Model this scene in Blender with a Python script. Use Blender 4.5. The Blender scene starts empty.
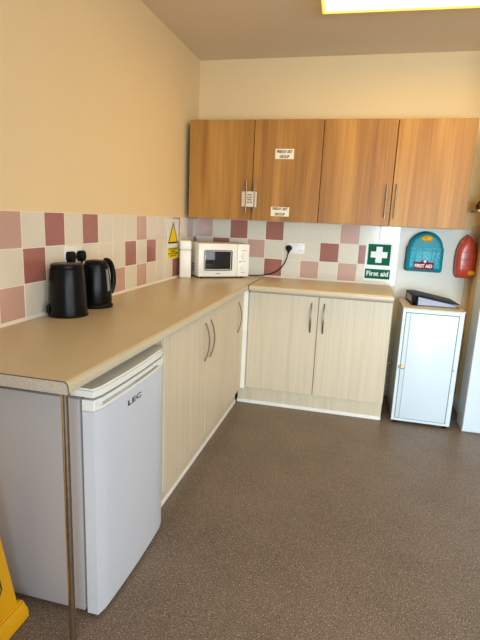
import bpy, bmesh, math, random
from mathutils import Vector, Matrix, Euler
random.seed(4)
SC = bpy.context.scene
COL = SC.collection
PI = math.pi

# ------------------------------------------------------------------ materials
def lin(r, g, b):
    f = lambda c: (c/255/12.92 if c/255 <= .04045 else ((c/255+.055)/1.055)**2.4)
    return (f(r), f(g), f(b), 1)

def base(name):
    m = bpy.data.materials.new(name); m.use_nodes = True
    nt = m.node_tree
    return m, nt, nt.nodes['Principled BSDF']

def plain(name, rgb, rough=.5, metal=0, spec=.5, var=.04, scale=6, **kw):
    """paint / plastic / metal with a faint procedural tone variation"""
    m, nt, b = base(name)
    c = lin(*rgb)
    tc = nt.nodes.new('ShaderNodeTexCoord')
    no = nt.nodes.new('ShaderNodeTexNoise'); no.inputs['Scale'].default_value = scale; no.inputs['Detail'].default_value = 2
    rp = nt.nodes.new('ShaderNodeValToRGB')
    rp.color_ramp.elements[0].position = .3; rp.color_ramp.elements[1].position = .7
    rp.color_ramp.elements[0].color = (c[0]*(1-var), c[1]*(1-var), c[2]*(1-var), 1)
    rp.color_ramp.elements[1].color = (min(1, c[0]*(1+var)), min(1, c[1]*(1+var)), min(1, c[2]*(1+var)), 1)
    nt.links.new(tc.outputs['Object'], no.inputs['Vector'])
    nt.links.new(no.outputs['Fac'], rp.inputs['Fac'])
    nt.links.new(rp.outputs['Color'], b.inputs['Base Color'])
    b.inputs['Roughness'].default_value = rough; b.inputs['Metallic'].default_value = metal
    b.inputs['Specular IOR Level'].default_value = spec
    for k, v in kw.items(): b.inputs[k].default_value = v
    return m

def wood(name, cols, sx=14, sz=.7, fine=90, rough=.35, seed=0., axis='xz', fine_amt=.35):
    """grain running vertically (object z): streaks across x and y"""
    m, nt, b = base(name)
    tc = nt.nodes.new('ShaderNodeTexCoord')
    oi = nt.nodes.new('ShaderNodeObjectInfo')
    ad = nt.nodes.new('ShaderNodeVectorMath'); ad.operation = 'MULTIPLY_ADD'
    ad.inputs[1].default_value = (1, 1, 1)
    rnd = nt.nodes.new('ShaderNodeVectorMath'); rnd.operation = 'SCALE'; rnd.inputs['Scale'].default_value = 9
    cmb = nt.nodes.new('ShaderNodeCombineXYZ')
    for i in range(3): nt.links.new(oi.outputs['Random'], cmb.inputs[i])
    nt.links.new(cmb.outputs[0], rnd.inputs[0])
    nt.links.new(tc.outputs['Object'], ad.inputs[0]); nt.links.new(rnd.outputs[0], ad.inputs[2])
    def streak(s, z, det, dist):
        mp = nt.nodes.new('ShaderNodeMapping'); mp.inputs['Scale'].default_value = (s, s, z)
        mp.inputs['Location'].default_value = (seed, seed*.7, seed*1.3)
        n = nt.nodes.new('ShaderNodeTexNoise'); n.inputs['Scale'].default_value = 1; n.inputs['Detail'].default_value = det
        n.inputs['Distortion'].default_value = dist
        nt.links.new(ad.outputs[0], mp.inputs['Vector']); nt.links.new(mp.outputs[0], n.inputs['Vector'])
        return n.outputs['Fac']
    a = streak(sx, sz, 3, .6); f = streak(fine, sz*3, 2, .1)
    mx = nt.nodes.new('ShaderNodeMix'); mx.data_type = 'FLOAT'; mx.inputs[0].default_value = fine_amt
    nt.links.new(a, mx.inputs[2]); nt.links.new(f, mx.inputs[3])
    rp = nt.nodes.new('ShaderNodeValToRGB'); e = rp.color_ramp.elements
    e[0].position = .33; e[0].color = lin(*cols[0]); e[1].position = .68; e[1].color = lin(*cols[2])
    k = e.new(.5); k.color = lin(*cols[1])
    nt.links.new(mx.outputs[0], rp.inputs['Fac']); nt.links.new(rp.outputs['Color'], b.inputs['Base Color'])
    b.inputs['Roughness'].default_value = rough
    return m

def speckle(name, ground, ground2, light, dark, scale=260, rough=.5, lo=.62, amt=.8, bump=.0, spec=.5):
    m, nt, b = base(name)
    tc = nt.nodes.new('ShaderNodeTexCoord')
    big = nt.nodes.new('ShaderNodeTexNoise'); big.inputs['Scale'].default_value = 3.5; big.inputs['Detail'].default_value = 4
    rp = nt.nodes.new('ShaderNodeValToRGB'); rp.color_ramp.elements[0].position = .3; rp.color_ramp.elements[1].position = .7
    rp.color_ramp.elements[0].color = lin(*ground); rp.color_ramp.elements[1].color = lin(*ground2)
    nt.links.new(tc.outputs['Object'], big.inputs['Vector']); nt.links.new(big.outputs['Fac'], rp.inputs['Fac'])
    cur = rp.outputs['Color']
    for i, (c, s, l) in enumerate(((light, scale, lo), (dark, scale*.8, lo-.02))):
        n = nt.nodes.new('ShaderNodeTexNoise'); n.inputs['Scale'].default_value = s; n.inputs['Detail'].default_value = 1
        mp = nt.nodes.new('ShaderNodeMapping'); mp.inputs['Location'].default_value = (3.1*i, 1.7*i, .4*i)
        nt.links.new(tc.outputs['Object'], mp.inputs['Vector']); nt.links.new(mp.outputs[0], n.inputs['Vector'])
        r = nt.nodes.new('ShaderNodeValToRGB'); r.color_ramp.elements[0].position = l; r.color_ramp.elements[1].position = l+.07
        r.color_ramp.elements[0].color = (0, 0, 0, 1); r.color_ramp.elements[1].color = (amt, amt, amt, 1)
        nt.links.new(n.outputs['Fac'], r.inputs['Fac'])
        mx = nt.nodes.new('ShaderNodeMix'); mx.data_type = 'RGBA'
        nt.links.new(r.outputs['Color'], mx.inputs[0]); nt.links.new(cur, mx.inputs[6]); mx.inputs[7].default_value = lin(*c)
        cur = mx.outputs[2]
    nt.links.new(cur, b.inputs['Base Color'])
    b.inputs['Roughness'].default_value = rough
    b.inputs['Specular IOR Level'].default_value = spec
    return m

def emit(name, rgb, strength):
    m, nt, b = base(name)
    b.inputs['Base Color'].default_value = lin(*rgb)
    b.inputs['Emission Color'].default_value = lin(*rgb); b.inputs['Emission Strength'].default_value = strength
    return m

def brushed(name, rgb, rough=.3):
    return plain(name, rgb, rough, 1.0, var=.08, scale=40)

M = dict(
    paint=plain('cream_wall_paint', (237, 212, 165), .75, var=.015, scale=1.6),
    ceil=plain('ceiling_paint', (228, 214, 190), .9, var=.015, scale=1.5),
    floor=speckle('speckled_vinyl', (111, 98, 87), (123, 109, 97), (214, 202, 186), (62, 55, 50), 210, .42, .62, .8, spec=.3),
    grout=plain('grout', (238, 228, 208), .8),
    tw=plain('cream_tile', (228, 219, 200), .16, var=.02),
    tp=plain('pink_tile', (204, 164, 148), .16, var=.03),
    td=plain('rose_tile', (168, 107, 97), .16, var=.06),
    worktop=speckle('beige_laminate', (199, 184, 154), (205, 190, 160), (220, 207, 182), (174, 160, 130), 420, .33, .6, .5),
    worktop_end=speckle('worktop_end_edging', (180, 170, 158), (190, 180, 168), (214, 206, 196), (150, 132, 120), 420, .5, .6, .8),
    edge_line=plain('dark_edge_line', (92, 74, 58), .6),
    oak=wood('oak_door', ((132, 86, 32), (165, 116, 50), (192, 143, 74)), 6, .45, 90, .48, fine_amt=.25),
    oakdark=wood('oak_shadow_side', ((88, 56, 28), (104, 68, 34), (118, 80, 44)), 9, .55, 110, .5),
    ash=wood('pale_ash_door', ((202, 185, 155), (211, 195, 168), (217, 203, 178)), 38, .9, 190, .42, fine_amt=.5),
    carcass=plain('cabinet_carcass', (196, 184, 162), .6),
    gap=plain('dark_gap', (60, 48, 38), .8),
    strip=plain('white_vinyl_strip', (240, 236, 226), .5),
    steel=brushed('brushed_steel', (178, 172, 160), .32),
    bronze=brushed('satin_nickel', (150, 138, 118), .35),
    chrome=brushed('chrome', (190, 180, 170), .14),
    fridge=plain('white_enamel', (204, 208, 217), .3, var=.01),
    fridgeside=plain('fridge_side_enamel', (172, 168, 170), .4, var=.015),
    fridgetrim=plain('off_white_plastic', (230, 230, 226), .38, var=.01),
    gasket=plain('grey_gasket', (120, 122, 122), .7),
    black=plain('black_plastic', (5, 5, 6), .34, var=.1, spec=.2),
    blackm=plain('matt_black', (9, 9, 9), .5, spec=.2, var=.1),
    gloss=plain('gloss_black_body', (4, 4, 6), .3, var=.1, spec=.22),
    window=plain('smoky_water_window', (132, 136, 136), .2),
    white=plain('white_plastic', (246, 245, 238), .35, var=.01),
    micro=plain('microwave_white', (246, 244, 236), .32, var=.01),
    mglass=plain('microwave_glass', (30, 30, 28), .08, var=.2),
    metalwhite=plain('white_painted_steel', (216, 228, 235), .33, var=.01),
    metaltop=plain('cabinet_top_board', (212, 206, 194), .5),
    woodtrim=plain('brown_edge', (140, 108, 70), .5),
    brass=brushed('brass', (196, 160, 92), .25),
    green=plain('safety_green', (4, 98, 62), .6, spec=.15),
    signwhite=plain('sign_white', (236, 238, 234), .4, var=.01),
    yellow=plain('warning_yellow', (246, 216, 12), .55, spec=.2),
    ink=plain('black_ink', (30, 26, 20), .6),
    greyink=plain('grey_ink', (104, 98, 92), .6),
    conegold=plain('yellow_plastic', (228, 166, 4), .42, var=.05),
    teal=plain('teal_plastic', (10, 140, 158), .4, spec=.3),
    tealdark=plain('dark_teal_back', (4, 58, 70), .4),
    teallight=plain('clear_teal_window', (64, 176, 194), .4, var=.3, scale=45, spec=.3),
    latch=plain('latch_yellow', (240, 178, 20), .3),
    crimson=plain('crimson_label', (140, 20, 38), .6, spec=.15),
    red=plain('translucent_red', (222, 88, 66), .25, var=.2, scale=9, **{'Transmission Weight': .1}),
    reddark=plain('dark_red_back', (136, 40, 32), .4),
    orange=plain('orange_trim', (232, 120, 20), .3),
    paper=plain('paper', (178, 186, 206), .7, var=.04, scale=60),
    card=plain('label_card', (238, 228, 206), .6, var=.02),
    tagpaper=plain('tag_paper', (216, 204, 186), .6, var=.06, scale=40),
    corner_strip=plain('grey_corner_strip', (222, 206, 178), .6),
    daylit_wall=plain('daylit_lower_wall', (232, 228, 216), .5, var=.01),
    brown=plain('dark_brown_glaze', (60, 30, 20), .3),
    shelfw=plain('pale_shelf_board', (196, 176, 148), .5),
    pipe=plain('grey_pipe', (176, 170, 158), .4),
    lamp=emit('lit_diffuser', (255, 204, 90), 13.5),
    lamprim=emit('glowing_diffuser_rim', (255, 214, 96), 1.1),
    lamphouse=plain('lamp_housing', (230, 220, 190), .5),
)

# ------------------------------------------------------------------ mesh helpers
def new(): return bmesh.new()

def box(bm, x0, x1, y0, y1, z0, z1, bev=0, seg=2, mi=0):
    r = bmesh.ops.create_cube(bm, size=1)
    vs = r['verts']
    for v in vs:
        v.co = Vector(((x0+x1)/2+v.co.x*(x1-x0), (y0+y1)/2+v.co.y*(y1-y0), (z0+z1)/2+v.co.z*(z1-z0)))
    fs = list({f for v in vs for f in v.link_faces})
    for f in fs: f.material_index = mi
    if bev:
        es = list({e for v in vs for e in v.link_edges})
        bmesh.ops.bevel(bm, geom=es, offset=bev, segments=seg, affect='EDGES', profile=.5)
    return bm

def prism(bm, poly, axis, a, b, mi=0):
    """poly: 2-D outline in the two other axes (x->(y,z), y->(x,z), z->(x,y)), extruded from a to b"""
    def P(p, t):
        return {'x': (t, p[0], p[1]), 'y': (p[0], t, p[1]), 'z': (p[0], p[1], t)}[axis]
    lo = [bm.verts.new(P(p, a)) for p in poly]; hi = [bm.verts.new(P(p, b)) for p in poly]
    n = len(poly); fs = []
    for i in range(n): fs.append(bm.faces.new((lo[i], lo[(i+1) % n], hi[(i+1) % n], hi[i])))
    fs.append(bm.faces.new(lo[::-1])); fs.append(bm.faces.new(hi))
    for f in fs: f.material_index = mi
    bmesh.ops.recalc_face_normals(bm, faces=fs)
    return bm

def tube(bm, pts, r, seg=12, cap=True):
    pts = [Vector(p) for p in pts]; rs = r if isinstance(r, (list, tuple)) else [r]*len(pts)
    rings = []; up = None
    for i, p in enumerate(pts):
        t = (pts[min(i+1, len(pts)-1)]-pts[max(i-1, 0)]).normalized()
        if up is None: up = t.orthogonal().normalized()
        up = (up-t*up.dot(t)); up = up.normalized() if up.length > 1e-6 else t.orthogonal().normalized()
        s = t.cross(up)
        rings.append([bm.verts.new(p+(up*math.cos(2*PI*k/seg)+s*math.sin(2*PI*k/seg))*rs[i]) for k in range(seg)])
    fs = []
    for a, b in zip(rings, rings[1:]):
        for k in range(seg): fs.append(bm.faces.new((a[k], a[(k+1) % seg], b[(k+1) % seg], b[k])))
    if cap: fs.append(bm.faces.new(rings[0][::-1])); fs.append(bm.faces.new(rings[-1]))
    bmesh.ops.recalc_face_normals(bm, faces=fs)
    return bm

def lathe(bm, prof, c, seg=48):
    """closed profile of (radius, z); radius 0 at both ends"""
    rings = []
    for r, z in prof:
        if r < 1e-6: rings.append([bm.verts.new((c[0], c[1], c[2]+z))])
        else: rings.append([bm.verts.new((c[0]+r*math.cos(2*PI*k/seg), c[1]+r*math.sin(2*PI*k/seg), c[2]+z)) for k in range(seg)])
    fs = []
    for a, b in zip(rings, rings[1:]):
        for k in range(seg):
            q = [a[k % len(a)], a[(k+1) % len(a)], b[(k+1) % len(b)], b[k % len(b)]]
            u = []
            for v in q:
                if v not in u: u.append(v)
            if len(u) > 2: fs.append(bm.faces.new(u))
    bmesh.ops.recalc_face_normals(bm, faces=fs)
    return bm

def ball(bm, c, sx, sy, sz, seg=24):
    r = bmesh.ops.create_uvsphere(bm, u_segments=seg, v_segments=seg//2, radius=1)
    for v in r['verts']: v.co = Vector((c[0]+v.co.x*sx, c[1]+v.co.y*sy, c[2]+v.co.z*sz))
    return bm

def obj(name, bm, mat, parent=None, local=False, sharp=35):
    """one mesh object; geometry given in world coordinates unless local"""
    if parent is not None and not local:
        o = parent; off = Vector((0, 0, 0))
        while o is not None: off += o.location; o = o.parent
        bmesh.ops.translate(bm, verts=bm.verts, vec=-off)
    for f in bm.faces: f.smooth = True
    for e in bm.edges:
        e.smooth = len(e.link_faces) == 2 and e.calc_face_angle(0) < math.radians(sharp)
    me = bpy.data.meshes.new(name); bm.to_mesh(me); bm.free()
    for m in (mat if isinstance(mat, (list, tuple)) else [mat]): me.materials.append(m)
    o = bpy.data.objects.new(name, me); COL.objects.link(o)
    if parent is not None: o.parent = parent
    return o

def tag(o, label=None, cat=None, group=None, kind=None):
    if label: o['label'] = label
    if cat: o['category'] = cat
    if group: o['group'] = group
    if kind: o['kind'] = kind
    return o

def thing(name, label, cat, loc, rz=0, group=None):
    o = bpy.data.objects.new(name, None); COL.objects.link(o)
    o.empty_display_size = .05
    o.location = loc; o.rotation_euler = (0, 0, rz)
    return tag(o, label, cat, group)

def struct(name, bm, mat, **k):
    return tag(obj(name, bm, mat, **k), kind='structure')

def copy_tree(o, parent=None):
    c = o.copy(); COL.objects.link(c)
    if parent is not None: c.parent = parent
    for ch in list(o.children): copy_tree(ch, c)
    return c

def text_bm(s, size, mat4, width=None, extrude=.0006, align='CENTER', bold=0.0):
    cu = bpy.data.curves.new('lettering', 'FONT'); cu.body = s; cu.size = size; cu.extrude = extrude
    cu.align_x = align; cu.align_y = 'CENTER'; cu.offset = bold; cu.resolution_u = 3
    t = bpy.data.objects.new('lettering', cu); COL.objects.link(t)
    dg = bpy.context.evaluated_depsgraph_get(); dg.update()
    me = bpy.data.meshes.new_from_object(t.evaluated_get(dg))
    bm = new(); bm.from_mesh(me)
    bpy.data.objects.remove(t); bpy.data.curves.remove(cu); bpy.data.meshes.remove(me)
    if width:
        xs = [v.co.x for v in bm.verts]; k = width/(max(xs)-min(xs))
        for v in bm.verts: v.co.x *= k
    bm.transform(mat4)
    return bm

def face_front(x, y, z):      # text read from -y
    return Matrix.Translation((x, y, z)) @ Matrix.Rotation(PI/2, 4, 'X')
def face_right(x, y, z):      # text on a face looking to +x
    return Matrix.Translation((x, y, z)) @ Matrix.Rotation(PI/2, 4, 'Z') @ Matrix.Rotation(PI/2, 4, 'X')

# ------------------------------------------------------------------ dimensions
H, T = .9113, .037
XW, YW = .6137, .6126
TILE, TH = .1497, .1507
RW = 2.197

# ------------------------------------------------------------------ setting
struct('floor', box(new(), -.1, 3.6, -5.6, .1, -.06, 0), M['floor'])
struct('ceiling', box(new(), -.1, 3.6, -5.6, .1, 2.582, 2.66), M['ceil'])
struct('wall_left', box(new(), -.1, 0, -5.6, .1, 0, 2.582), M['paint'])
struct('wall_back', box(new(), 0, 3.6, 0, .1, 0, 2.582), M['paint'])
struct('wall_right', box(new(), RW, 3.2, -.372, 0, 0, 2.582), M['paint'])
struct('baseboard_right', box(new(), RW-.012, RW, -.371, 0, 0, .09, .003), M['strip'])
struct('baseboard_back', box(new(), 1.64, RW-.0125, -.012, 0, 0, .09, .003), M['strip'])

TCODE = {'W': 1, 'P': 2, 'D': 3}
def tiles(name, cols, rows, wall):
    bm = new()
    n = len(cols)
    z0 = H
    a0, a1 = cols[0][0], cols[-1][1]
    g = .0035
    if wall == 'left': box(bm, 0, .005, a0, a1, z0-.01, z0+3*TH+.001, mi=0)
    else: box(bm, a0, a1, -.005, 0, z0-.01, z0+3*TH+.001, mi=0)
    for r in range(3):
        for i, (p, q) in enumerate(cols):
            mi = TCODE[rows[r][i]]
            zb, zt = z0+(2-r)*TH+.0015, z0+(3-r)*TH-.0015
            if wall == 'left': box(bm, .002, .0066, p+.0015, q-.0015, zb, zt, .0012, 1, mi)
            else: box(bm, p+.0015, q-.0015, -.0066, -.002, zb, zt, .0012, 1, mi)
    return struct(name, bm, [M['grout'], M['tw'], M['tp'], M['td']])

yt0 = -2.1957
cols = []
for k in range(-5, 15):
    cols.append((yt0+k*TILE, min(yt0+(k+1)*TILE, -.007)))
#        k:  -5-4-3-2-1 0 1 2 3 4 5 6 7 8 9 10 11 12 13 14
rowsL = ['WDWWP' 'WDWDWWWPWWWDWPW',
         'PWWDW' 'DWWWWWDWDWWWWWD',
         'WWPWP' 'WWWWWPWPWWWDWWW']
tiles('trim_1', cols, rowsL, 'left')
colsB = [(max(.0066, j*.15), (j+1)*.15) for j in range(11)]
rowsB = ['PWDWDWWWPWW',
         'WDWPWWWDWDW',
         'PWWWDWPWPWW']
tiles('trim_2', colsB, rowsB, 'back')
# white sealant along the back of the worktops
bm = new(); prism(bm, [(.0066, H), (.0066, H+.012), (.010, H+.012), (.018, H)], 'y', -2.81, -.0066)
struct('trim_3', bm, M['strip'])
bm = new(); prism(bm, [(-.0066, H), (-.0066, H+.012), (-.010, H+.012), (-.018, H)], 'x', .0066, 1.6126)
struct('trim_4', bm, M['strip'])

struct('daylit_panel', box(new(), 1.6505, 2.1495, -.004, 0, .09, 1.362, .001, 1), M['daylit_wall'])  # added panel: cool daylight on the lower wall put into its colour
# ------------------------------------------------------------------ worktops
def round_front(d0, d1, z0, z1, r, n=6, sign=1):
    """cross-section from the wall (d0) to the rounded front (d1)"""
    p = [(d0, z0), (d1-r*.4*sign, z0)]
    for i in range(n+1):
        a = -PI/2+PI/2*i/n
        p.append((d1-r*.4*sign+r*.4*sign*math.cos(a), z0+r*.4+r*.4*math.sin(a)))
    for i in range(n+1):
        a = PI/2*i/n
        p.append((d1-r*sign+r*sign*math.cos(a), z1-r+r*math.sin(a)))
    p.append((d0, z1))
    return p

wt = thing('worktop', 'long beige laminate worktop running along the left wall over the fridge', 'worktop', (.3, -1.4, H-T))
prof = round_front(.0068, XW, H-T, H, .016)
obj('worktop_slab', prism(new(), prof, 'y', -2.808, -.0068), M['worktop'], wt)
ec = obj('end_cap', prism(new(), prof, 'y', -2.812, -2.8085), M['worktop_end'], wt)
ec['label'] = 'grey speckled end edging'
bm = new()
for (a, b) in zip(prof[8:], prof[9:]):
    tube(bm, [(a[0], -2.811, a[1]-.0006), (b[0], -2.811, b[1]-.0006)], .0016, 6)
obj('edge_line', bm, M['edge_line'], ec)
wb = thing('worktop', 'short beige laminate worktop along the back wall under the first aid sign', 'worktop', (1.1, -.3, H-T))
prof = round_front(-.0068, -YW, H-T, H, .016, sign=-1)
obj('worktop_slab', prism(new(), prof, 'x', XW+.004, 1.6095), M['worktop'], wb)
obj('end_cap', prism(new(), prof, 'x', 1.6096, 1.6126), M['worktop_end'], wb)['label'] = 'pale end edging'
js = obj('joint_strip', box(new(), XW-.0005, XW+.0038, -YW-.001, -.02, H-T, H+.0008), M['gap'], wb)
js['label'] = 'dark joint line where the worktops meet'

# ------------------------------------------------------------------ base cabinets
XD, YD, ZD0, ZD1 = .5841, .5673, .132, .8575

def bow_handle(length, out, width=.011, th=.006):
    """vertical bow handle, ends on the door plane, arching along +n (local y = outwards -> -y)"""
    bm = new(); n = 14
    ring = []
    for i in range(n+1):
        t = i/n; z = (t-.5)*length
        o = out*(1-(2*t-1)**2)*.92+.001
        w = width*(.75+.35*math.sin(PI*t))
        ring.append([bm.verts.new(c) for c in ((-w/2, -o, z), (w/2, -o, z), (w/2, -o-th, z), (-w/2, -o-th, z))])
    fs = []
    for a, b in zip(ring, ring[1:]):
        for k in range(4): fs.append(bm.faces.new((a[k], a[(k+1) % 4], b[(k+1) % 4], b[k])))
    fs.append(bm.faces.new(ring[0][::-1])); fs.append(bm.faces.new(ring[-1]))
    bmesh.ops.recalc_face_normals(bm, faces=fs)
    return bm

def put(bm, x, y, z, rz=0):
    bm.transform(Matrix.Translation((x, y, z)) @ Matrix.Rotation(rz, 4, 'Z'))
    return bm

# left run, two-door unit
def left_unit(label, y0, y1, doors, handles):
    t = thing('base_cabinet', label, 'cabinet', (.28, (y0+y1)/2, 0))
    bm = new()
    ya, yb = y0, y1
    box(bm, .02, XD-.020, ya, yb, .14, .158); box(bm, .02, XD-.020, ya, ya+.018, .158, H-T-.001); box(bm, .02, XD-.020, yb-.018, yb, .158, H-T-.001)
    box(bm, .02, .03, ya+.018, yb-.018, .158, H-T-.001); box(bm, .03, XD-.022, ya+.018, yb-.018, H-T-.02, H-T-.001)
    obj('carcass', bm, M['carcass'], t)
    for (a, b), hy in zip(doors, handles):
        d = obj('door', box(new(), XD-.018, XD, a, b, ZD0, ZD1, .0015, 1), M['ash'], t)
        # steel bow handle, 216 mm tall
        obj('handle', put(bow_handle(.216, .026), XD, hy, .705, PI/2), M['bronze'], d)
    pl = obj('plinth', box(new(), .52, .540, y0, y1, 0, .14), M['ash'], t)
    obj('floor_strip', box(new(), .540, .5465, y0, y1, 0, .026, .002, 1), M['strip'], pl)
    return t
left_unit('pale ash two-door base cabinet beside the white fridge', -2.066, -.829,
          [(-2.064, -1.4585), (-1.4545, -.8295)], [-1.504, -1.410])
cu = left_unit('pale ash corner base cabinet with one narrow door', -.827, -.575,
          [(-.825, -.605)], [-.775])
obj('corner_post', box(new(), XD-.016, XD+.0278, -.603, -.5695, ZD0, H-T-.001, .002, 1), M['strip'], cu)['label'] = 'cream corner post'

# back run, two-door unit
t = thing('base_cabinet', 'pale ash two-door base cabinet against the tiled back wall', 'cabinet', (1.11, -.28, 0))
bm = new(); x0, x1 = .615, 1.611
box(bm, x0, x1, -.547, -.02, .14, .158); box(bm, x0, x0+.018, -.547, -.02, .158, H-T-.001); box(bm, x1-.018, x1, -.547, -.02, .158, H-T-.001)
box(bm, x0+.018, x1-.018, -.03, -.02, .158, H-T-.001); box(bm, x0+.018, x1-.018, -.545, -.03, H-T-.02, H-T-.001)
obj('carcass', bm, M['carcass'], t)
for a, b, hx in ((.613, 1.1125, 1.0675), (1.1165, 1.6118, 1.156)):
    d = obj('door', box(new(), a, b, -YD, -YD+.018, ZD0, ZD1, .0015, 1), M['ash'], t)
    obj('handle', put(bow_handle(.216, .026), hx, -YD, .708), M['bronze'], d)
pl = obj('plinth', box(new(), .552, 1.611, -.539, -.52, 0, .14), M['ash'], t)
obj('floor_strip', box(new(), .5475, 1.611, -.5455, -.539, 0, .026, .002, 1), M['strip'], pl)

# ------------------------------------------------------------------ wall cabinets
YC, ZC0, ZC1 = .3196, 1.3657, 2.0798
def wall_unit(label, x0):
    t = thing('wall_cabinet', label, 'cabinet', (x0+.5, -.15, ZC0))
    x1 = x0+1.0
    bm = new()
    box(bm, x0+.001, x0+.019, -YC+.02, -.0005, ZC0+.002, ZC1-.002); box(bm, x1-.019, x1-.001, -YC+.02, -.0005, ZC0+.002, ZC1-.002)
    box(bm, x0+.019, x1-.019, -YC+.02, -.0005, ZC0+.004, ZC0+.022); box(bm, x0+.019, x1-.019, -YC+.02, -.0005, ZC1-.02, ZC1-.002)
    box(bm, x0+.019, x1-.019, -.01, -.0005, ZC0+.022, ZC1-.02); box(bm, x0+.019, x1-.019, -YC+.04, -.01, 1.71, 1.728)
    obj('carcass', bm, M['oakdark'], t)
    for a, b, hx in ((x0+.0025, x0+.4975, x0+.463), (x0+.5025, x0+.9975, x0+.527)):
        d = obj('door', box(new(), a, b, -YC, -YC+.018, ZC0, ZC1, .0015, 1), M['oak'], t)
        bm = new()
        tube(bm, [(hx, -YC-.030, 1.418), (hx, -YC-.030, 1.648)], .0055, 12)
        for z in (1.452, 1.614): tube(bm, [(hx, -YC, z), (hx, -YC-.030, z)], .0042, 10)
        obj('handle', bm, M['bronze'], d)
    return t
wall_unit('left oak two-door wall cabinet carrying the art group notices', .041)
wall_unit('right oak two-door wall cabinet above the first aid sign and case', 1.041)

# notices on the second oak door
def notice(label, x0, x1, z0, z1, lines):
    y = -YC
    t = thing('notice', label, 'notice', ((x0+x1)/2, y, z0), group=None)
    obj('card', box(new(), x0, x1, y-.0015, y-.0002, z0, z1), M['card'], t)
    for s, sz, cz, w, mat in lines:
        obj('lettering', text_bm(s, sz, face_front((x0+x1)/2, y-.0022, cz), w, bold=.0007), M[mat], t)
notice('cream card notice at mid height on the second oak door', .702, .838, 1.808, 1.878,
       [('FRIDAY ART', .028, 1.858, .112, 'ink'), ('GROUP', .028, 1.824, .07, 'ink')])
notice('cream card notice at the foot of the second oak door', .692, .828, 1.402, 1.469,
       [('FRIDAY ART', .026, 1.455, .112, 'ink'), ('GROUP', .026, 1.416, .076, 'ink')])
# folded white paper tag threaded behind the two handles
t = thing('door_tag', 'folded white paper tag tucked around the two left oak cabinet handles', 'tag', (.525, -YC-.02, 1.46))
bm = new()
pts = [(.462, -YC-.008), (.474, -YC-.0215), (.4955, -YC-.0225), (.508, -YC-.038), (.557, -YC-.038), (.569, -YC-.0225), (.582, -YC-.0165)]
for z0_, z1_ in ((1.462, 1.572),):
    lo = [bm.verts.new((x, y, z0_)) for x, y in pts]; hi = [bm.verts.new((x, y, z1_)) for x, y in pts]
    lo2 = [bm.verts.new((x, y+.0016, z0_)) for x, y in pts]; hi2 = [bm.verts.new((x, y+.0016, z1_)) for x, y in pts]
    fs = []
    for i in range(len(pts)-1):
        fs += [bm.faces.new((lo[i], lo[i+1], hi[i+1], hi[i])), bm.faces.new((lo2[i+1], lo2[i], hi2[i], hi2[i+1])),
               bm.faces.new((hi[i], hi[i+1], hi2[i+1], hi2[i])), bm.faces.new((lo[i+1], lo[i], lo2[i], lo2[i+1]))]
    fs += [bm.faces.new((lo[0], hi[0], hi2[0], lo2[0])), bm.faces.new((hi[-1], lo[-1], lo2[-1], hi2[-1]))]
    bmesh.ops.recalc_face_normals(bm, faces=fs)
obj('paper', bm, M['tagpaper'], t, sharp=20)
bm = new()
for z, xs in ((1.548, ((.514, .549),)), (1.530, ((.512, .527), (.533, .552))), (1.512, ((.516, .548),)), (1.494, ((.513, .530), (.536, .551)))):
    for a, b in xs: box(bm, a, b, -YC-.0392, -YC-.0381, z-.004, z+.004)
obj('printing', bm, M['greyink'], t)

# ------------------------------------------------------------------ fridge
FY0, FY1 = -2.655, -2.114
fr = thing('fridge', 'white under-counter fridge at the near end of the left worktop', 'fridge', (.3, -2.39, 0))
bm = new(); box(bm, .05, .546, FY0, FY1, .018, .795, .004, 2)
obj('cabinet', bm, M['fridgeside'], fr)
def bowed(x0, x1, bow, y0, y1, n=14, r=.012):
    p = [(x0, y0)]
    for i in range(n+1):
        u = i/n; y = y0+(y1-y0)*u
        edge = min(u, 1-u)*(y1-y0)
        rr = 0 if edge >= r else r-math.sqrt(max(0, r*r-(r-edge)**2))
        p.append((x1-bow+bow*(1-(2*u-1)**2)-rr, y))
    p.append((x0, y1))
    return p
lid = prism(new(), bowed(.05, .614, .010, FY0-.002, FY1+.002, r=.008), 'z', .806, .833)
bmesh.ops.bevel(lid, geom=[e for e in lid.edges if all(v.co.z > .83 for v in e.verts)], offset=.006, segments=2, affect='EDGES')
obj('lid', lid, M['fridgetrim'], fr)
obj('gasket', box(new(), .546, .556, FY0+.006, FY1-.006, .03, .79), M['gasket'], fr)
dr = obj('door', prism(new(), bowed(.556, .611, .008, FY0, FY1, r=.007), 'z', .014, .758), M['fridge'], fr)
tp = new()
outer = bowed(.556, .613, .009, FY0-.001, FY1+.001, r=.008)
prism(tp, outer, 'z', .760, .770)
inner = bowed(.556, .594, .010, FY0-.001, FY1+.001)
prism(tp, inner, 'z', .770, .783)
prism(tp, outer, 'z', .783, .797)
ht = obj('handle_trim', tp, M['fridgetrim'], dr)
ht['label'] = 'off-white grip strip along the door top'
bm = new()
prism(bm, [(x+.0006, y) for x, y in inner[8:15]]+[(.57, inner[14][1]), (.57, inner[8][1])], 'z', .7715, .7815)
obj('grip_slot', bm, M['gasket'], ht)
for ys in ((FY0, FY0+.05), (FY1-.05, FY1)):
    obj('end_block', box(new(), .556, .600, ys[0], ys[1], .762, .795, .003, 1), M['fridgetrim'], ht)
bd = text_bm('LEC', .027, face_right(.6114, -2.402, .713), .105, extrude=.001, bold=.0003)
obj('badge', bd, M['ink'], dr)['label'] = 'black maker lettering'
obj('screw_dots', box(new(), .594, .6003, FY1-.03, FY1-.018, .712, .73, .002, 1), M['gasket'], dr)['label'] = 'small grey mark near the hinge side'
for fx in (.10, .50):
    for fy in (FY0+.05, FY1-.05):
        obj('foot', lathe(new(), [(0, 0), (.017, 0), (.017, .012), (.012, .0175), (0, .0175)], (fx, fy, 0), 20), M['blackm'], fr)

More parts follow.
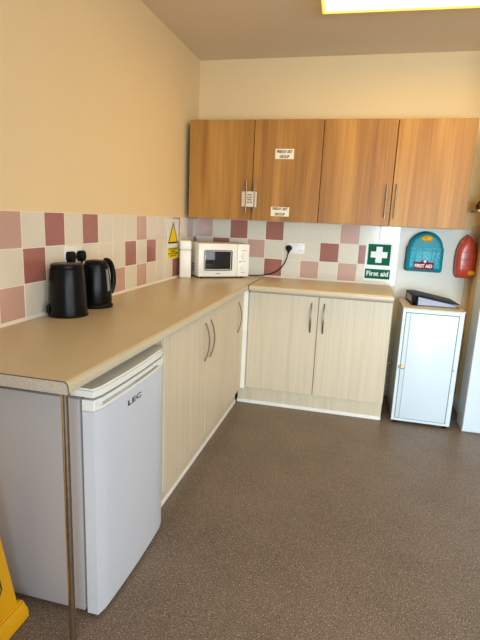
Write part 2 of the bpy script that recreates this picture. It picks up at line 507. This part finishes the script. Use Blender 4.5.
# chrome leg under the worktop corner
lg = thing('support_leg', 'slim round chrome leg holding up the near worktop corner', 'leg', (.592, -2.797, 0))
obj('pole', tube(new(), [(.592, -2.797, .006), (.592, -2.797, H-T-.004)], .0105, 20), M['chrome'], lg)
obj('top_plate', lathe(new(), [(0, -.005), (.016, -.005), (.016, -.0005), (0, -.0005)], (.592, -2.795, H-T), 20), M['chrome'], lg)
obj('foot_pad', lathe(new(), [(0, 0), (.0135, 0), (.0135, .004), (.0105, .008), (0, .008)], (.592, -2.797, 0), 20), M['blackm'], lg)

# ------------------------------------------------------------------ yellow floor sign
ws = thing('wet_floor_sign', 'yellow plastic A-frame floor sign leaning by the fridge side', 'floor sign', (.272, -2.87, 0))
def sign_panel(side):
    bm = new()
    # outline in (y, z); x leans from the foot to the hinge
    out = [(-2.728, .045), (-2.80, .60), (-2.82, .62), (-2.94, .62), (-2.96, .60), (-3.03, .045)]
    xb, xt, th = (.342, .300, .014) if side > 0 else (.210, .252, -.014)
    def X(z): return xb+(xt-xb)*z/.62
    a = [bm.verts.new((X(z), y, z)) for y, z in out]; b = [bm.verts.new((X(z)-th, y, z)) for y, z in out]
    n = len(out); fs = [bm.faces.new(a), bm.faces.new(b[::-1])]
    for i in range(n): fs.append(bm.faces.new((a[i], b[i], b[(i+1) % n], a[(i+1) % n])))
    bmesh.ops.recalc_face_normals(bm, faces=fs)
    bmesh.ops.bevel(bm, geom=bm.edges[:], offset=.003, segments=2, affect='EDGES')
    return bm
for s in (1, -1):
    p = obj('panel', sign_panel(s), M['conegold'], ws)
    xb = .342 if s > 0 else .210
    bm = new()
    poly = [(xb-.022*s, 0), (xb+.026*s, 0), (xb+.026*s, .03), (xb+.004*s, .062), (xb-.018*s, .062)]
    prism(bm, poly, 'y', -3.045, -2.712)
    bmesh.ops.bevel(bm, geom=bm.edges[:], offset=.005, segments=2, affect='EDGES')
    obj('foot', bm, M['conegold'], p)
    if s > 0:
        bm = new()
        def X(z): return .342-.042*z/.62+.0015
        ring = [(-2.792, .165), (-2.797, .215), (-2.815, .25), (-2.94, .25), (-2.96, .215), (-2.965, .165), (-2.945, .14), (-2.81, .14), (-2.792, .165)]
        tube(bm, [(X(z), y, z) for y, z in ring], .0022, 6)
        obj('printed_outline', bm, M['ink'], p)
obj('hinge', tube(new(), [(.272, -2.95, .612), (.272, -2.81, .612)], .012, 12), M['conegold'], ws)

# ------------------------------------------------------------------ worktop items
cn = thing('canister', 'black tapered round canister with a flat lid beside the kettle', 'canister', (.103, -2.032, H))
c = (.103, -2.032, H)
obj('body', lathe(new(), [(0, .004), (.084, .004), (.0845, .012), (.083, .03), (.079, .12), (.0735, .205), (.070, .216), (0, .216)], c), M['gloss'], cn)
obj('lid', lathe(new(), [(0, .2162), (.069, .2162), (.070, .222), (.068, .229), (.062, .233), (.03, .234), (0, .234)], c), M['black'], cn)
obj('base_ring', lathe(new(), [(0, 0), (.0855, 0), (.0875, .004), (.0855, .0085), (0, .0085)], c), M['blackm'], cn)
bm = new(); d = Vector((-.62, -.78, 0)).normalized()
tube(bm, [Vector(c)+d*.081+Vector((0, 0, .01)), Vector(c)+d*.090+Vector((0, 0, .022)), Vector(c)+d*.088+Vector((0, 0, .045)), Vector(c)+d*.078+Vector((0, 0, .055))], .007, 10)
obj('side_tab', bm, M['blackm'], cn)

kt = thing('kettle', 'black jug kettle with a looped handle and grey water window', 'kettle', (.108, -1.796, H))
K = Vector((.108, -1.796, H)); hd = Vector((.32, .95, 0)).normalized(); hs = Vector((-hd.y, hd.x, 0))
def kettle_ring(z, a, b, n=40, spout=0):
    pts = []
    for k in range(n):
        th = 2*PI*k/n
        r = 1+spout*max(0, math.cos(th-PI))**10
        pts.append(K+hd*(a*math.cos(th)*r)+hs*(b*math.sin(th))+Vector((0, 0, z)))
    return pts
def loft(bm, rings):
    rv = [[bm.verts.new(p) for p in r] for r in rings]; n = len(rv[0]); fs = []
    for a, b in zip(rv, rv[1:]):
        for k in range(n): fs.append(bm.faces.new((a[k], a[(k+1) % n], b[(k+1) % n], b[k])))
    fs += [bm.faces.new(rv[0][::-1]), bm.faces.new(rv[-1])]
    bmesh.ops.recalc_face_normals(bm, faces=fs)
    return bm
obj('body', loft(new(), [kettle_ring(.021, .073, .069), kettle_ring(.03, .076, .071), kettle_ring(.10, .072, .069), kettle_ring(.17, .064, .063, spout=.04),
     kettle_ring(.205, .059, .058, spout=.22), kettle_ring(.214, .056, .056, spout=.26)]), M['gloss'], kt)
obj('lid', loft(new(), [kettle_ring(.2145, .055, .052), kettle_ring(.222, .053, .05), kettle_ring(.230, .044, .042), kettle_ring(.233, .02, .02)]), M['black'], kt)
obj('power_base', loft(new(), [kettle_ring(0, .077, .073), kettle_ring(.004, .080, .076), kettle_ring(.012, .080, .076), kettle_ring(.0205, .072, .068)]), M['blackm'], kt)
hp = []
for t_ in range(13):
    u = t_/12
    ang = PI*.56-u*PI*.88
    hp.append(K+hd*(.058+.047*math.cos(ang*.9)+.008*u)+Vector((0, 0, .135+.092*math.sin(ang))))
bm = new(); tube(bm, hp, [.0135]*3+[.014]*7+[.012, .010, .009], 14)
obj('handle', bm, M['black'], kt)
# water gauge on the camera side and small white lettering near the base
gd = Vector((.86, -.10, 0)).normalized(); gs = Vector((-gd.y, gd.x, 0))
bm = new()
rows_ = []
for z, r in ((.085, .0725), (.12, .0710), (.155, .0675), (.19, .0635)):
    rows_.append([K+gd*r+gs*w+Vector((0, 0, z)) for w in (-.007, .007)])
v = [[bm.verts.new(p) for p in r]+[bm.verts.new(p-gd*.004) for p in r[::-1]] for r in rows_]
fs = []
for a, b in zip(v, v[1:]):
    for k in range(4): fs.append(bm.faces.new((a[k], a[(k+1) % 4], b[(k+1) % 4], b[k])))
fs += [bm.faces.new(v[0][::-1]), bm.faces.new(v[-1])]; bmesh.ops.recalc_face_normals(bm, faces=fs)
obj('water_window', bm, M['window'], kt)

# socket with two plugs on the left wall
def socket_plate(bm, wall, a0, a1, z0, z1):
    if wall == 'left': box(bm, .0067, .0155, a0, a1, z0, z1, .003, 2)
    else: box(bm, a0, a1, -.0155, -.0067, z0, z1, .003, 2)
    return bm
so = thing('wall_socket', 'white double wall socket on the left wall behind the canister', 'socket', (.0067, -1.806, 1.125))
obj('faceplate', socket_plate(new(), 'left', -1.912, -1.764, 1.122, 1.210), M['white'], so)
for y in (-1.858, -1.818):
    obj('switch', box(new(), .0155, .0185, y-.006, y+.006, 1.176, 1.194, .001, 1), M['white'], so)
def plug(label, y):
    t = thing('plug', label, 'plug', (.0156, y, 1.15), group=None)
    bm = new(); z = 1.152
    loft_r = []
    for x, s in ((.0157, .92), (.03, 1.0), (.042, .95), (.047, .8)):
        pr = [(-.021, .018), (-.014, .026), (.014, .026), (.021, .018), (.023, -.004), (.013, -.02), (-.013, -.02), (-.023, -.004)]
        loft_r.append([Vector((x, y+a*s, z+.003+b*s*1.15)) for a, b in pr])
    obj('plug_body', loft(bm, loft_r), M['blackm'], t, sharp=50)
    obj('cord', tube(new(), [(.032, y, z-.019), (.032, y, z-.04), (.030, y+.004, z-.1), (.022, y+.006, z-.17), (.016, y+.01, H+.006), (.02, y+.03, H+.005)], .0045, 8), M['blackm'], t)
plug('black plug in the nearer outlet of the left wall socket', -1.888)
plug('black plug in the farther outlet of the left wall socket', -1.800)

# electrical warning sign
es = thing('warning_sign', 'white sign with a black-edged yellow warning triangle on the left wall', 'sign', (.0067, -.525, 1.064))
y0, y1, z0, z1 = -.652, -.436, 1.058, 1.350
obj('board', box(new(), .0068, .0095, y0, y1, z0, z1, .001, 1), M['signwhite'], es)
def tri(x0, x1, cy, zb, w, h, rnd=.0): return prism(new(), [(cy-w/2, zb), (cy+w/2, zb), (cy, zb+h)], 'x', x0, x1)
obj('triangle_border', tri(.0095, .0102, -.546, 1.172, .196, .160), M['ink'], es)
obj('triangle_field', tri(.0102, .0109, -.546, 1.184, .156, .126), M['yellow'], es)
tp = obj('text_panel', box(new(), .0095, .0102, y0+.004, y1-.004, z0+.003, z0+.084), M['yellow'], es)
bm = new()
for s, z, w in (('DANGER', 1.131, .17), ('RISK', 1.114, .10), ('OF ELECTRIC', 1.097, .19), ('SHOCK', 1.080, .12)):
    b2 = text_bm(s, .017, face_right(.0108, -.544, z), w, bold=.0004)
    me = bpy.data.meshes.new('tmp'); b2.to_mesh(me); b2.free(); bm.from_mesh(me); bpy.data.meshes.remove(me)
obj('lettering', bm, M['ink'], tp)

# tall white lidded container
rc = thing('container', 'tall narrow white lidded container left of the microwave', 'container', (.072, -.446, H), math.radians(20))
bm = new(); box(bm, -.0435, .0435, -.0435, .0435, 0, .212, .012, 3); obj('body', bm, M['white'], rc, local=True)
bm = new(); box(bm, -.045, .045, -.045, .045, .2125, .284, .013, 3); obj('lid', bm, M['white'], rc, local=True)

# microwave, set across the corner
mw = thing('microwave', 'white microwave oven with two dials set across the corner of the worktop', 'microwave', (.18, -.455, H), math.radians(36))
W, D, Z0, Z1 = .42, .238, .012, .268
bm = new(); box(bm, 0, W, .022, D, Z0, Z1, .006, 2); obj('casing', bm, M['micro'], mw, local=True)
bm = new()
for i in range(4):
    for j in range(3): box(bm, -.0008, .001, .10+j*.03, .118+j*.03, .05+i*.016, .058+i*.016)
obj('side_vents', bm, M['blackm'], mw, local=True)
dr = obj('door', box(new(), .001, .318, 0, .0215, Z0+.001, Z1-.001, .005, 2), M['micro'], mw, local=True)
obj('door_window', box(new(), .044, .272, -.0012, .003, .062, .218, .014, 3), M['mglass'], dr, local=True)
bm = new(); box(bm, .142, .18, -.0008, .001, .034, .039); obj('badge', bm, M['greyink'], dr, local=True)
pn = obj('control_panel', box(new(), .3205, W-.001, .001, .0215, Z0+.001, Z1-.001, .005, 2), M['micro'], mw, local=True)
for z in (.085, .175):
    bm = new()
    tube(bm, [(.370, .001, z), (.370, -.004, z)], .026, 28)
    tube(bm, [(.370, -.004, z), (.370, -.016, z)], [.021, .018], 28)
    box(bm, .3665, .3735, -.021, -.014, z-.018, z+.018, .002, 1)
    obj('dial', bm, M['white'], pn, local=True)
obj('indicator', box(new(), .336, .346, -.001, .002, .126, .134), M['ink'], pn, local=True)
for z, (a, b) in ((.214, (.35, .39)), (.132, (.358, .386)), (.044, (.352, .388))):
    obj('printing', box(new(), a, b, -.0006, .002, z, z+.003), M['greyink'], pn, local=True)
for x in (.04, W-.04):
    for y in (.045, D-.03):
        obj('foot', tube(new(), [(x, y, .0005), (x, y, Z0+.001)], .011, 14), M['blackm'], mw, local=True)
# cord from the right side to the wall plug (world points turned into the oven's frame)
inv = (Matrix.Translation(mw.location) @ Matrix.Rotation(math.radians(36), 4, 'Z')).inverted()
cp = [(.455, -.115, H+.03), (.50, -.09, H+.010), (.56, -.05, H+.009), (.61, -.03, H+.013), (.66, -.028, H+.026), (.705, -.028, H+.046), (.74, -.03, H+.073), (.768, -.032, H+.108), (.787, -.034, H+.15), (.797, -.036, H+.19), (.803, -.037, 1.125)]
def smooth(pts, n=6):
    P = [Vector(p) for p in pts]; out = []
    for i in range(len(P)-1):
        p0, p1, p2, p3 = P[max(i-1, 0)], P[i], P[i+1], P[min(i+2, len(P)-1)]
        for k in range(n):
            t = k/n
            out.append(.5*((2*p1)+(p2-p0)*t+(2*p0-5*p1+4*p2-p3)*t*t+(3*p1-p0-3*p2+p3)*t**3))
    return out+[P[-1]]
bm = tube(new(), smooth(cp), .0042, 10); bm.transform(inv)
cd = obj('power_cord', bm, M['blackm'], mw, local=True)
bm = new()
tube(bm, [(.803, -.0157, 1.156), (.803, -.036, 1.156), (.803, -.044, 1.156)], [.024, .025, .018], 16)
tube(bm, [(.803, -.037, 1.14), (.803, -.037, 1.118)], [.012, .008], 12)
bm.transform(inv); obj('plug', bm, M['blackm'], cd, local=True)
# back-wall socket
so = thing('wall_socket', 'white double wall socket on the back wall tiles behind the cord', 'socket', (.86, -.0067, 1.12))
fp = obj('faceplate', socket_plate(new(), 'back', .782, .928, 1.116, 1.202), M['white'], so)
for x in (.838, .874):
    obj('switch', box(new(), x-.006, x+.006, -.0185, -.0155, 1.172, 1.190, .001, 1), M['white'], so)
bm = new()
box(bm, .8975, .9015, -.0163, -.0154, 1.158, 1.168); box(bm, .888, .895, -.0163, -.0154, 1.140, 1.144); box(bm, .904, .911, -.0163, -.0154, 1.140, 1.144)
obj('pin_holes', bm, M['ink'], so)

# ------------------------------------------------------------------ first aid sign
fs_ = thing('first_aid_sign', 'green and white first aid sign with a cross on the back wall', 'sign', (1.51, -.0067, .94))
obj('board', box(new(), 1.406, 1.612, -.0095, -.0068, .938, 1.238, .001, 1), M['signwhite'], fs_)
g = obj('cross_field', box(new(), 1.424, 1.594, -.0102, -.0095, 1.062, 1.224), M['green'], fs_)
bm = new()
a, w, c0, c1 = .062, .0235, 1.509, 1.143
prism(bm, [(c0-w, c1-a), (c0+w, c1-a), (c0+w, c1-w), (c0+a, c1-w), (c0+a, c1+w), (c0+w, c1+w), (c0+w, c1+a), (c0-w, c1+a), (c0-w, c1+w), (c0-a, c1+w), (c0-a, c1-w), (c0-w, c1-w)], 'y', -.0109, -.0102)
obj('white_cross', bm, M['signwhite'], g)
g = obj('text_field', box(new(), 1.414, 1.604, -.0102, -.0095, .955, 1.030), M['green'], fs_)
obj('lettering', text_bm('First aid', .052, face_front(1.509, -.0106, .994), .165, bold=.0012), M['signwhite'], g)

# ------------------------------------------------------------------ dome cases
def dome(w, z0, z1, n=20, r=.02):
    """(u, z) outline of a round-topped case, u centred on 0"""
    p = [(-w/2+r, z0), (w/2-r, z0)]
    for i in range(1, 5):
        a = -PI/2+PI/2*i/4; p.append((w/2-r+r*math.cos(a), z0+r+r*math.sin(a)))
    R = w/2*.93; zc = z1-R
    for i in range(n+1):
        a = PI*i/n; p.append((w/2*math.cos(a)*(.93 if 0 < i < n else .985), zc+R*math.sin(a)))
    for i in range(4):
        a = PI+PI/2*i/4; p.append((-w/2+r+r*math.cos(a), z0+r+r*math.sin(a)))
    return p
def case(bm, outline, d0, d1, tr, inset=.02, steps=5):
    """rounded shell: outline swept from depth d0 to d1 with a softened front; tr maps (u, d, z) to world"""
    cu_ = sum(p[0] for p in outline)/len(outline); cz = (min(p[1] for p in outline)+max(p[1] for p in outline))/2
    hw = max(abs(p[0]-cu_) for p in outline)
    rings = [[tr(u, d0, z) for u, z in outline]]
    for i in range(steps+1):
        a = PI/2*i/steps
        k = 1-inset/hw*(1-math.cos(a)); d = d1-inset*.9+inset*.9*math.sin(a)
        rings.append([tr(cu_+(u-cu_)*k, d, cz+(z-cz)*k) for u, z in outline])
    return loft(bm, rings)
KX = 1.838
def trk(u, d, z): return Vector((KX+u, -d, z))
kit = thing('first_aid_case', 'teal dome-topped first aid case hung on the back wall', 'first aid case', (KX, -.001, 1.035))
obj('back_tray', case(new(), dome(.272, 1.036, 1.338), .001, .045, trk, .008), M['tealdark'], kit)
lid = obj('lid', case(new(), dome(.264, 1.040, 1.334), .0452, .088, trk, .03), M['teal'], kit)
bm = new(); ol = [(-.112, 1.075), (.112, 1.075), (.112, 1.205), (-.112, 1.205)]
box(bm, KX-.106, KX+.106, -.0915, -.085, 1.068, 1.222, .005, 2)
wn = obj('clear_window', bm, M['teallight'], lid)
bm = new()
for x in (-.068, -.02, .045, .07): box(bm, KX+x-.0025, KX+x+.0025, -.093, -.0905, 1.075, 1.215, .001, 1)
box(bm, KX-.104, KX+.104, -.0935, -.0905, 1.196, 1.203, .001, 1)
obj('ribs', bm, M['teal'], wn)
lb = obj('label', box(new(), KX-.076, KX+.066, -.0945, -.0914, 1.058, 1.112, .001, 1), M['crimson'], lid)
lb['label'] = 'dark red printed label'
obj('label_peak', prism(new(), [(KX-.030, 1.112), (KX+.030, 1.112), (KX+.020, 1.128), (KX-.014, 1.128)], 'y', -.0943, -.0914), M['crimson'], lb)
obj('lettering', text_bm('FIRST AID', .034, face_front(KX-.005, -.0952, 1.083), .124, bold=.001), M['signwhite'], lb)
bm = new(); a, w, c0, c1 = .012, .004, KX+.003, 1.118
prism(bm, [(c0-w, c1-a), (c0+w, c1-a), (c0+w, c1-w), (c0+a, c1-w), (c0+a, c1+w), (c0+w, c1+w), (c0+w, c1+a), (c0-w, c1+a), (c0-w, c1+w), (c0-a, c1+w), (c0-a, c1-w), (c0-w, c1-w)], 'y', -.0954, -.0944)
obj('small_cross', bm, M['signwhite'], lb)
lt = obj('latch', ball(new(), (KX, -.088, 1.288), .042, .014, .024), M['latch'], lid)
lt['label'] = 'yellow oval latch'
bm = new(); ball(bm, (KX-.004, -.102, 1.290), .012, .003, .006, 12); obj('latch_button', bm, M['orange'], lt)

def ogive(w, z0, z1, n=14):
    """narrow bullet outline: rounded foot, bulging sides, near-pointed top"""
    def hw(t):
        if t < .12: return (.72+.28*math.sin(PI/2*t/.12))*.92
        if t < .4: return .92+.08*math.sin(PI/2*(t-.12)/.28)
        return max(0, 1-((t-.4)/.6)**2.9)**.85
    ts = [0, .015, .04, .08, .12, .2, .3, .4]+[.4+.6*(i/n)**.8 for i in range(1, n)]
    R_ = [(w/2*hw(t), z0+(z1-z0)*t) for t in ts]
    return [(-R_[0][0]*.9, z0-.0005)]+[(R_[0][0]*.9, z0-.0005)]+R_+[(0, z1)]+[(-u, z) for u, z in R_[::-1]]
RX = 2.125
def trr(u, d, z): return Vector((RX+u, -d, z))
rk = thing('red_case', 'narrow red translucent pointed-top case with yellow catch in the right corner', 'emergency case', (RX, -.001, 1.02))
obj('back_tray', case(new(), ogive(.142, 1.008, 1.330), .001, .034, trr, .006), M['reddark'], rk)
lid = obj('lid', case(new(), ogive(.136, 1.012, 1.326), .0342, .108, trr, .034, 7), M['red'], rk)
obj('latch', ball(new(), (RX+.042, -.108, 1.052), .028, .022, .021), M['latch'], lid)['label'] = 'yellow round catch'
obj('top_clip', ball(new(), (RX-.038, -.072, 1.272), .012, .022, .016), M['orange'], lid)['label'] = 'orange clip'
for z in (1.10, 1.15, 1.20):
    obj('rib', box(new(), RX-.04, RX+.045, -.1088, -.105, z, z+.004, .001, 1), M['reddark'], lid)
struct('trim_5', box(new(), 2.150, RW, -.012, 0, .09, 1.39, .002, 1), M['corner_strip'])  # narrow vertical strip in the corner, greyer than the cream wall

# small shelf and jar at the right edge
sh = thing('wall_shelf', 'small pale shelf on the right wall above the red case', 'shelf', (2.12, -.2, 1.483))
obj('board', box(new(), 2.100, RW-.0005, -.37, -.13, 1.483, 1.501, .002, 1), M['shelfw'], sh)
for y in (-.33, -.17):
    obj('bracket', prism(new(), [(RW-.001, 1.4828), (RW-.05, 1.4828), (RW-.046, 1.477), (RW-.008, 1.44), (RW-.001, 1.44)], 'y', y-.006, y+.006), M['shelfw'], sh)
jr = thing('jar', 'dark brown glazed jar standing on the small right shelf', 'jar', (2.124, -.25, 1.501))
obj('body', lathe(new(), [(0, 0), (.018, 0), (.024, .012), (.025, .03), (.018, .042), (.013, .046), (0, .046)], (2.130, -.25, 1.5012), 24), M['brown'], jr)
obj('lid', lathe(new(), [(0, .0462), (.015, .0462), (.015, .054), (.006, .06), (0, .061)], (2.130, -.25, 1.5012), 24), M['brown'], jr)

# ------------------------------------------------------------------ white steel cabinet
wc = thing('steel_cabinet', 'small white steel one-door cabinet beside the base units', 'cabinet', (1.875, -.34, 0))
X0, X1, Y0, Y1, ZT = 1.682, 2.070, -.5556, -.130, .833
bm = new()
box(bm, X0, X1, Y0+.018, Y1, .022, ZT-.006, .003, 1)
obj('shell', bm, M['metalwhite'], wc)
bm = new()   # front frame
box(bm, X0, X0+.020, Y0, Y0+.018, .022, ZT-.006, .002, 1); box(bm, X1-.030, X1, Y0, Y0+.018, .022, ZT-.006, .002, 1)
box(bm, X0+.020, X1-.030, Y0, Y0+.018, ZT-.032, ZT-.006, .002, 1); box(bm, X0+.020, X1-.030, Y0, Y0+.018, .022, .040, .002, 1)
obj('front_frame', bm, M['metalwhite'], wc)
obj('gap_shadow', box(new(), X0+.018, X1-.028, Y0+.010, Y0+.0185, .038, ZT-.030), M['gap'], wc)
dr = obj('door', box(new(), X0+.0235, X1-.0335, Y0-.001, Y0+.0095, .0435, ZT-.0355, .0025, 2), M['metalwhite'], wc)
obj('hinge_stile', box(new(), X0+.049, X0+.053, Y0-.0035, Y0-.0008, .045, ZT-.037, .001, 1), M['fridgeside'], dr)
bm = new(); tube(bm, [(X0+.022, Y0-.001, .418), (X0+.022, Y0-.022, .418)], [.013, .012], 18); box(bm, X0+.014, X0+.046, Y0-.026, Y0-.020, .411, .425, .003, 2)
obj('lock', bm, M['brass'], dr)['label'] = 'brass lock knob'
obj('catch', tube(new(), [(X1-.024, Y0+.001, .428), (X1-.024, Y0-.006, .428)], .004, 10), M['ink'], wc)
tp = obj('top_board', box(new(), X0-.004, X1+.006, Y0-.006, Y1, ZT-.006, ZT, .0015, 1), M['metaltop'], wc)
tp['label'] = 'beige top board with brown edge'
for ex in (X1+.006, X0-.007): obj('brown_edge', box(new(), ex, ex+.003, Y0-.006, Y1, ZT-.006, ZT+.0005), M['woodtrim'], tp)
for x in (X0+.03, X1-.03):
    for y in (Y0+.03, Y1-.03):
        obj('foot', tube(new(), [(x, y, 0), (x, y, .0225)], .014, 14), M['blackm'], wc)

# ring binder lying on it, spine to the left, cover sloping down
rb = thing('ring_binder', 'black lever arch binder full of papers lying on the white steel cabinet', 'binder', (1.898, -.30, ZT), math.radians(4))
A, B = -.158, .150     # local x range, spine at A
D0, D1 = -.135, .150
bm = new(); box(bm, A, B, D0, D1, .0005, .0045, .001, 1); obj('lower_cover', bm, M['blackm'], rb, local=True)
bm = new(); box(bm, A-.004, A, D0, D1, .0005, .074, .001, 1); sp = obj('spine', bm, M['blackm'], rb, local=True)
bm = new()
prism(bm, [(A, .0742), (A, .0702), (A+.05, .0705), (B, .0230), (B+.002, .0262), (A+.052, .0745)], 'y', D0, D1)
obj('upper_cover', bm, M['blackm'], rb, local=True)
bm = new()
n = 9
for i in range(n):
    z = .0048+i*.0062
    xr = B-.012-random.random()*.02
    zt = .0058
    lim = .0700-(.0475)*max(0, (xr-(A+.05)))/(B-A-.05)
    k = lim/.066
    prism(bm, [(A+.035+random.random()*.006, z), (xr, .0048+(i)*.0062*k*.62), (xr, .0048+(i*.0062+zt)*k*.62), (A+.035, z+zt)], 'y', D0+.006+random.random()*.006, D1-.01)
obj('papers', bm, M['paper'], rb, local=True)
for yy in (D0+.10, D0+.18): obj('ring', tube(new(), [(A+.03, yy, .0046), (A+.03, yy, .066)], .003, 8), M['steel'], rb, local=True)
obj('spine_label', box(new(), A-.0052, A-.004, D0+.05, D1-.05, .02, .06), M['paper'], sp, local=True)

# pipe between the units
pp = thing('pipe', 'thin grey pipe low on the back wall beside the steel cabinet', 'pipe', (1.66, -.03, .3))
obj('tube', tube(new(), [(1.614, -.20, .335), (1.681, -.20, .335)], .011, 14), M['pipe'], pp)

# tall white cupboard at the right edge
tc = thing('tall_cupboard', 'tall white cupboard standing at the right edge of the room', 'cupboard', (2.45, -.45, 0))
bm = new(); box(bm, 2.152, 2.76, -.545, -.3725, .0, 1.98, .003, 1); obj('carcass', bm, M['metalwhite'], tc)
for a, b, hx in ((2.1525, 2.4545, 2.42), (2.4575, 2.7595, 2.49)):
    d = obj('door', box(new(), a, b, -.562, -.5452, .012, 1.978, .002, 1), M['metalwhite'], tc)
    obj('handle', put(bow_handle(.16, .024), hx, -.562, 1.0), M['steel'], d)

# ceiling light
cl = thing('ceiling_light', 'lit yellowish fluorescent ceiling light above the units', 'ceiling light', (1.66, -1.05, 2.53), math.radians(2))
bm = new(); box(bm, -.62, .62, -.165, .165, 0.012, .0515, .004, 1); obj('housing', bm, M['lamphouse'], cl, local=True)
bm = new()
box(bm, -.62, .62, .145, .165, -.012, .0115, .002, 1); box(bm, -.62, .62, -.165, -.145, -.012, .0115, .002, 1)
box(bm, -.62, -.604, -.145, .145, -.012, .0115, .002, 1); box(bm, .604, .62, -.145, .145, -.012, .0115, .002, 1)
obj('diffuser_rim', bm, M['lamprim'], cl, local=True)
bm = new(); box(bm, -.603, .603, -.144, .144, -.008, .0115, .002, 1); obj('diffuser', bm, M['lamp'], cl, local=True)

# ------------------------------------------------------------------ light
def area(name, loc, target, sx, sy, energy, rgb):
    l = bpy.data.lights.new(name, 'AREA'); l.shape = 'RECTANGLE'; l.size = sx; l.size_y = sy; l.energy = energy; l.color = rgb
    o = bpy.data.objects.new(name, l); COL.objects.link(o); o.location = loc
    o.rotation_euler = (Vector(target)-Vector(loc)).to_track_quat('-Z', 'Y').to_euler()
    return o
area('window_light', (3.9, -5.0, 1.5), (.2, -1.6, 1.15), 2.6, 1.7, 85, (.94, .97, 1.0))
dl = area('low_cool_fill', (2.3, -5.5, .95), (1.95, 0, .5), 1.1, 1.3, 27, (.66, .87, 1.0)); dl.data.spread = math.radians(70)  # unseen low fill lamp, added to brighten the lower back of the room
w = bpy.data.worlds.new('room_ambient'); SC.world = w; w.use_nodes = True
nb = w.node_tree.nodes['Background']; nb.inputs[0].default_value = (1.0, .94, .86, 1); nb.inputs[1].default_value = .45

# ------------------------------------------------------------------ camera
cam = bpy.data.cameras.new('camera'); co = bpy.data.objects.new('camera', cam); COL.objects.link(co)
cx, cy, cz, ya, pi_, ro, f = 1.3531, -3.9064, 1.3682, .2356, -.2081, .0435, 476.77
F = Vector((-math.sin(ya)*math.cos(pi_), math.cos(ya)*math.cos(pi_), math.sin(pi_)))
R = Vector((math.cos(ya), math.sin(ya), 0)); U = R.cross(F)
R2 = R*math.cos(ro)+U*math.sin(ro); U2 = U*math.cos(ro)-R*math.sin(ro)
co.matrix_world = Matrix(((R2.x, U2.x, -F.x, cx), (R2.y, U2.y, -F.y, cy), (R2.z, U2.z, -F.z, cz), (0, 0, 0, 1)))
cam.sensor_fit = 'HORIZONTAL'; cam.sensor_width = 36; cam.lens = f*36/480
cam.clip_start = .05
SC.camera = co
SC.view_settings.view_transform = 'Standard'
SC.view_settings.look = 'None'
SC.view_settings.exposure = 0
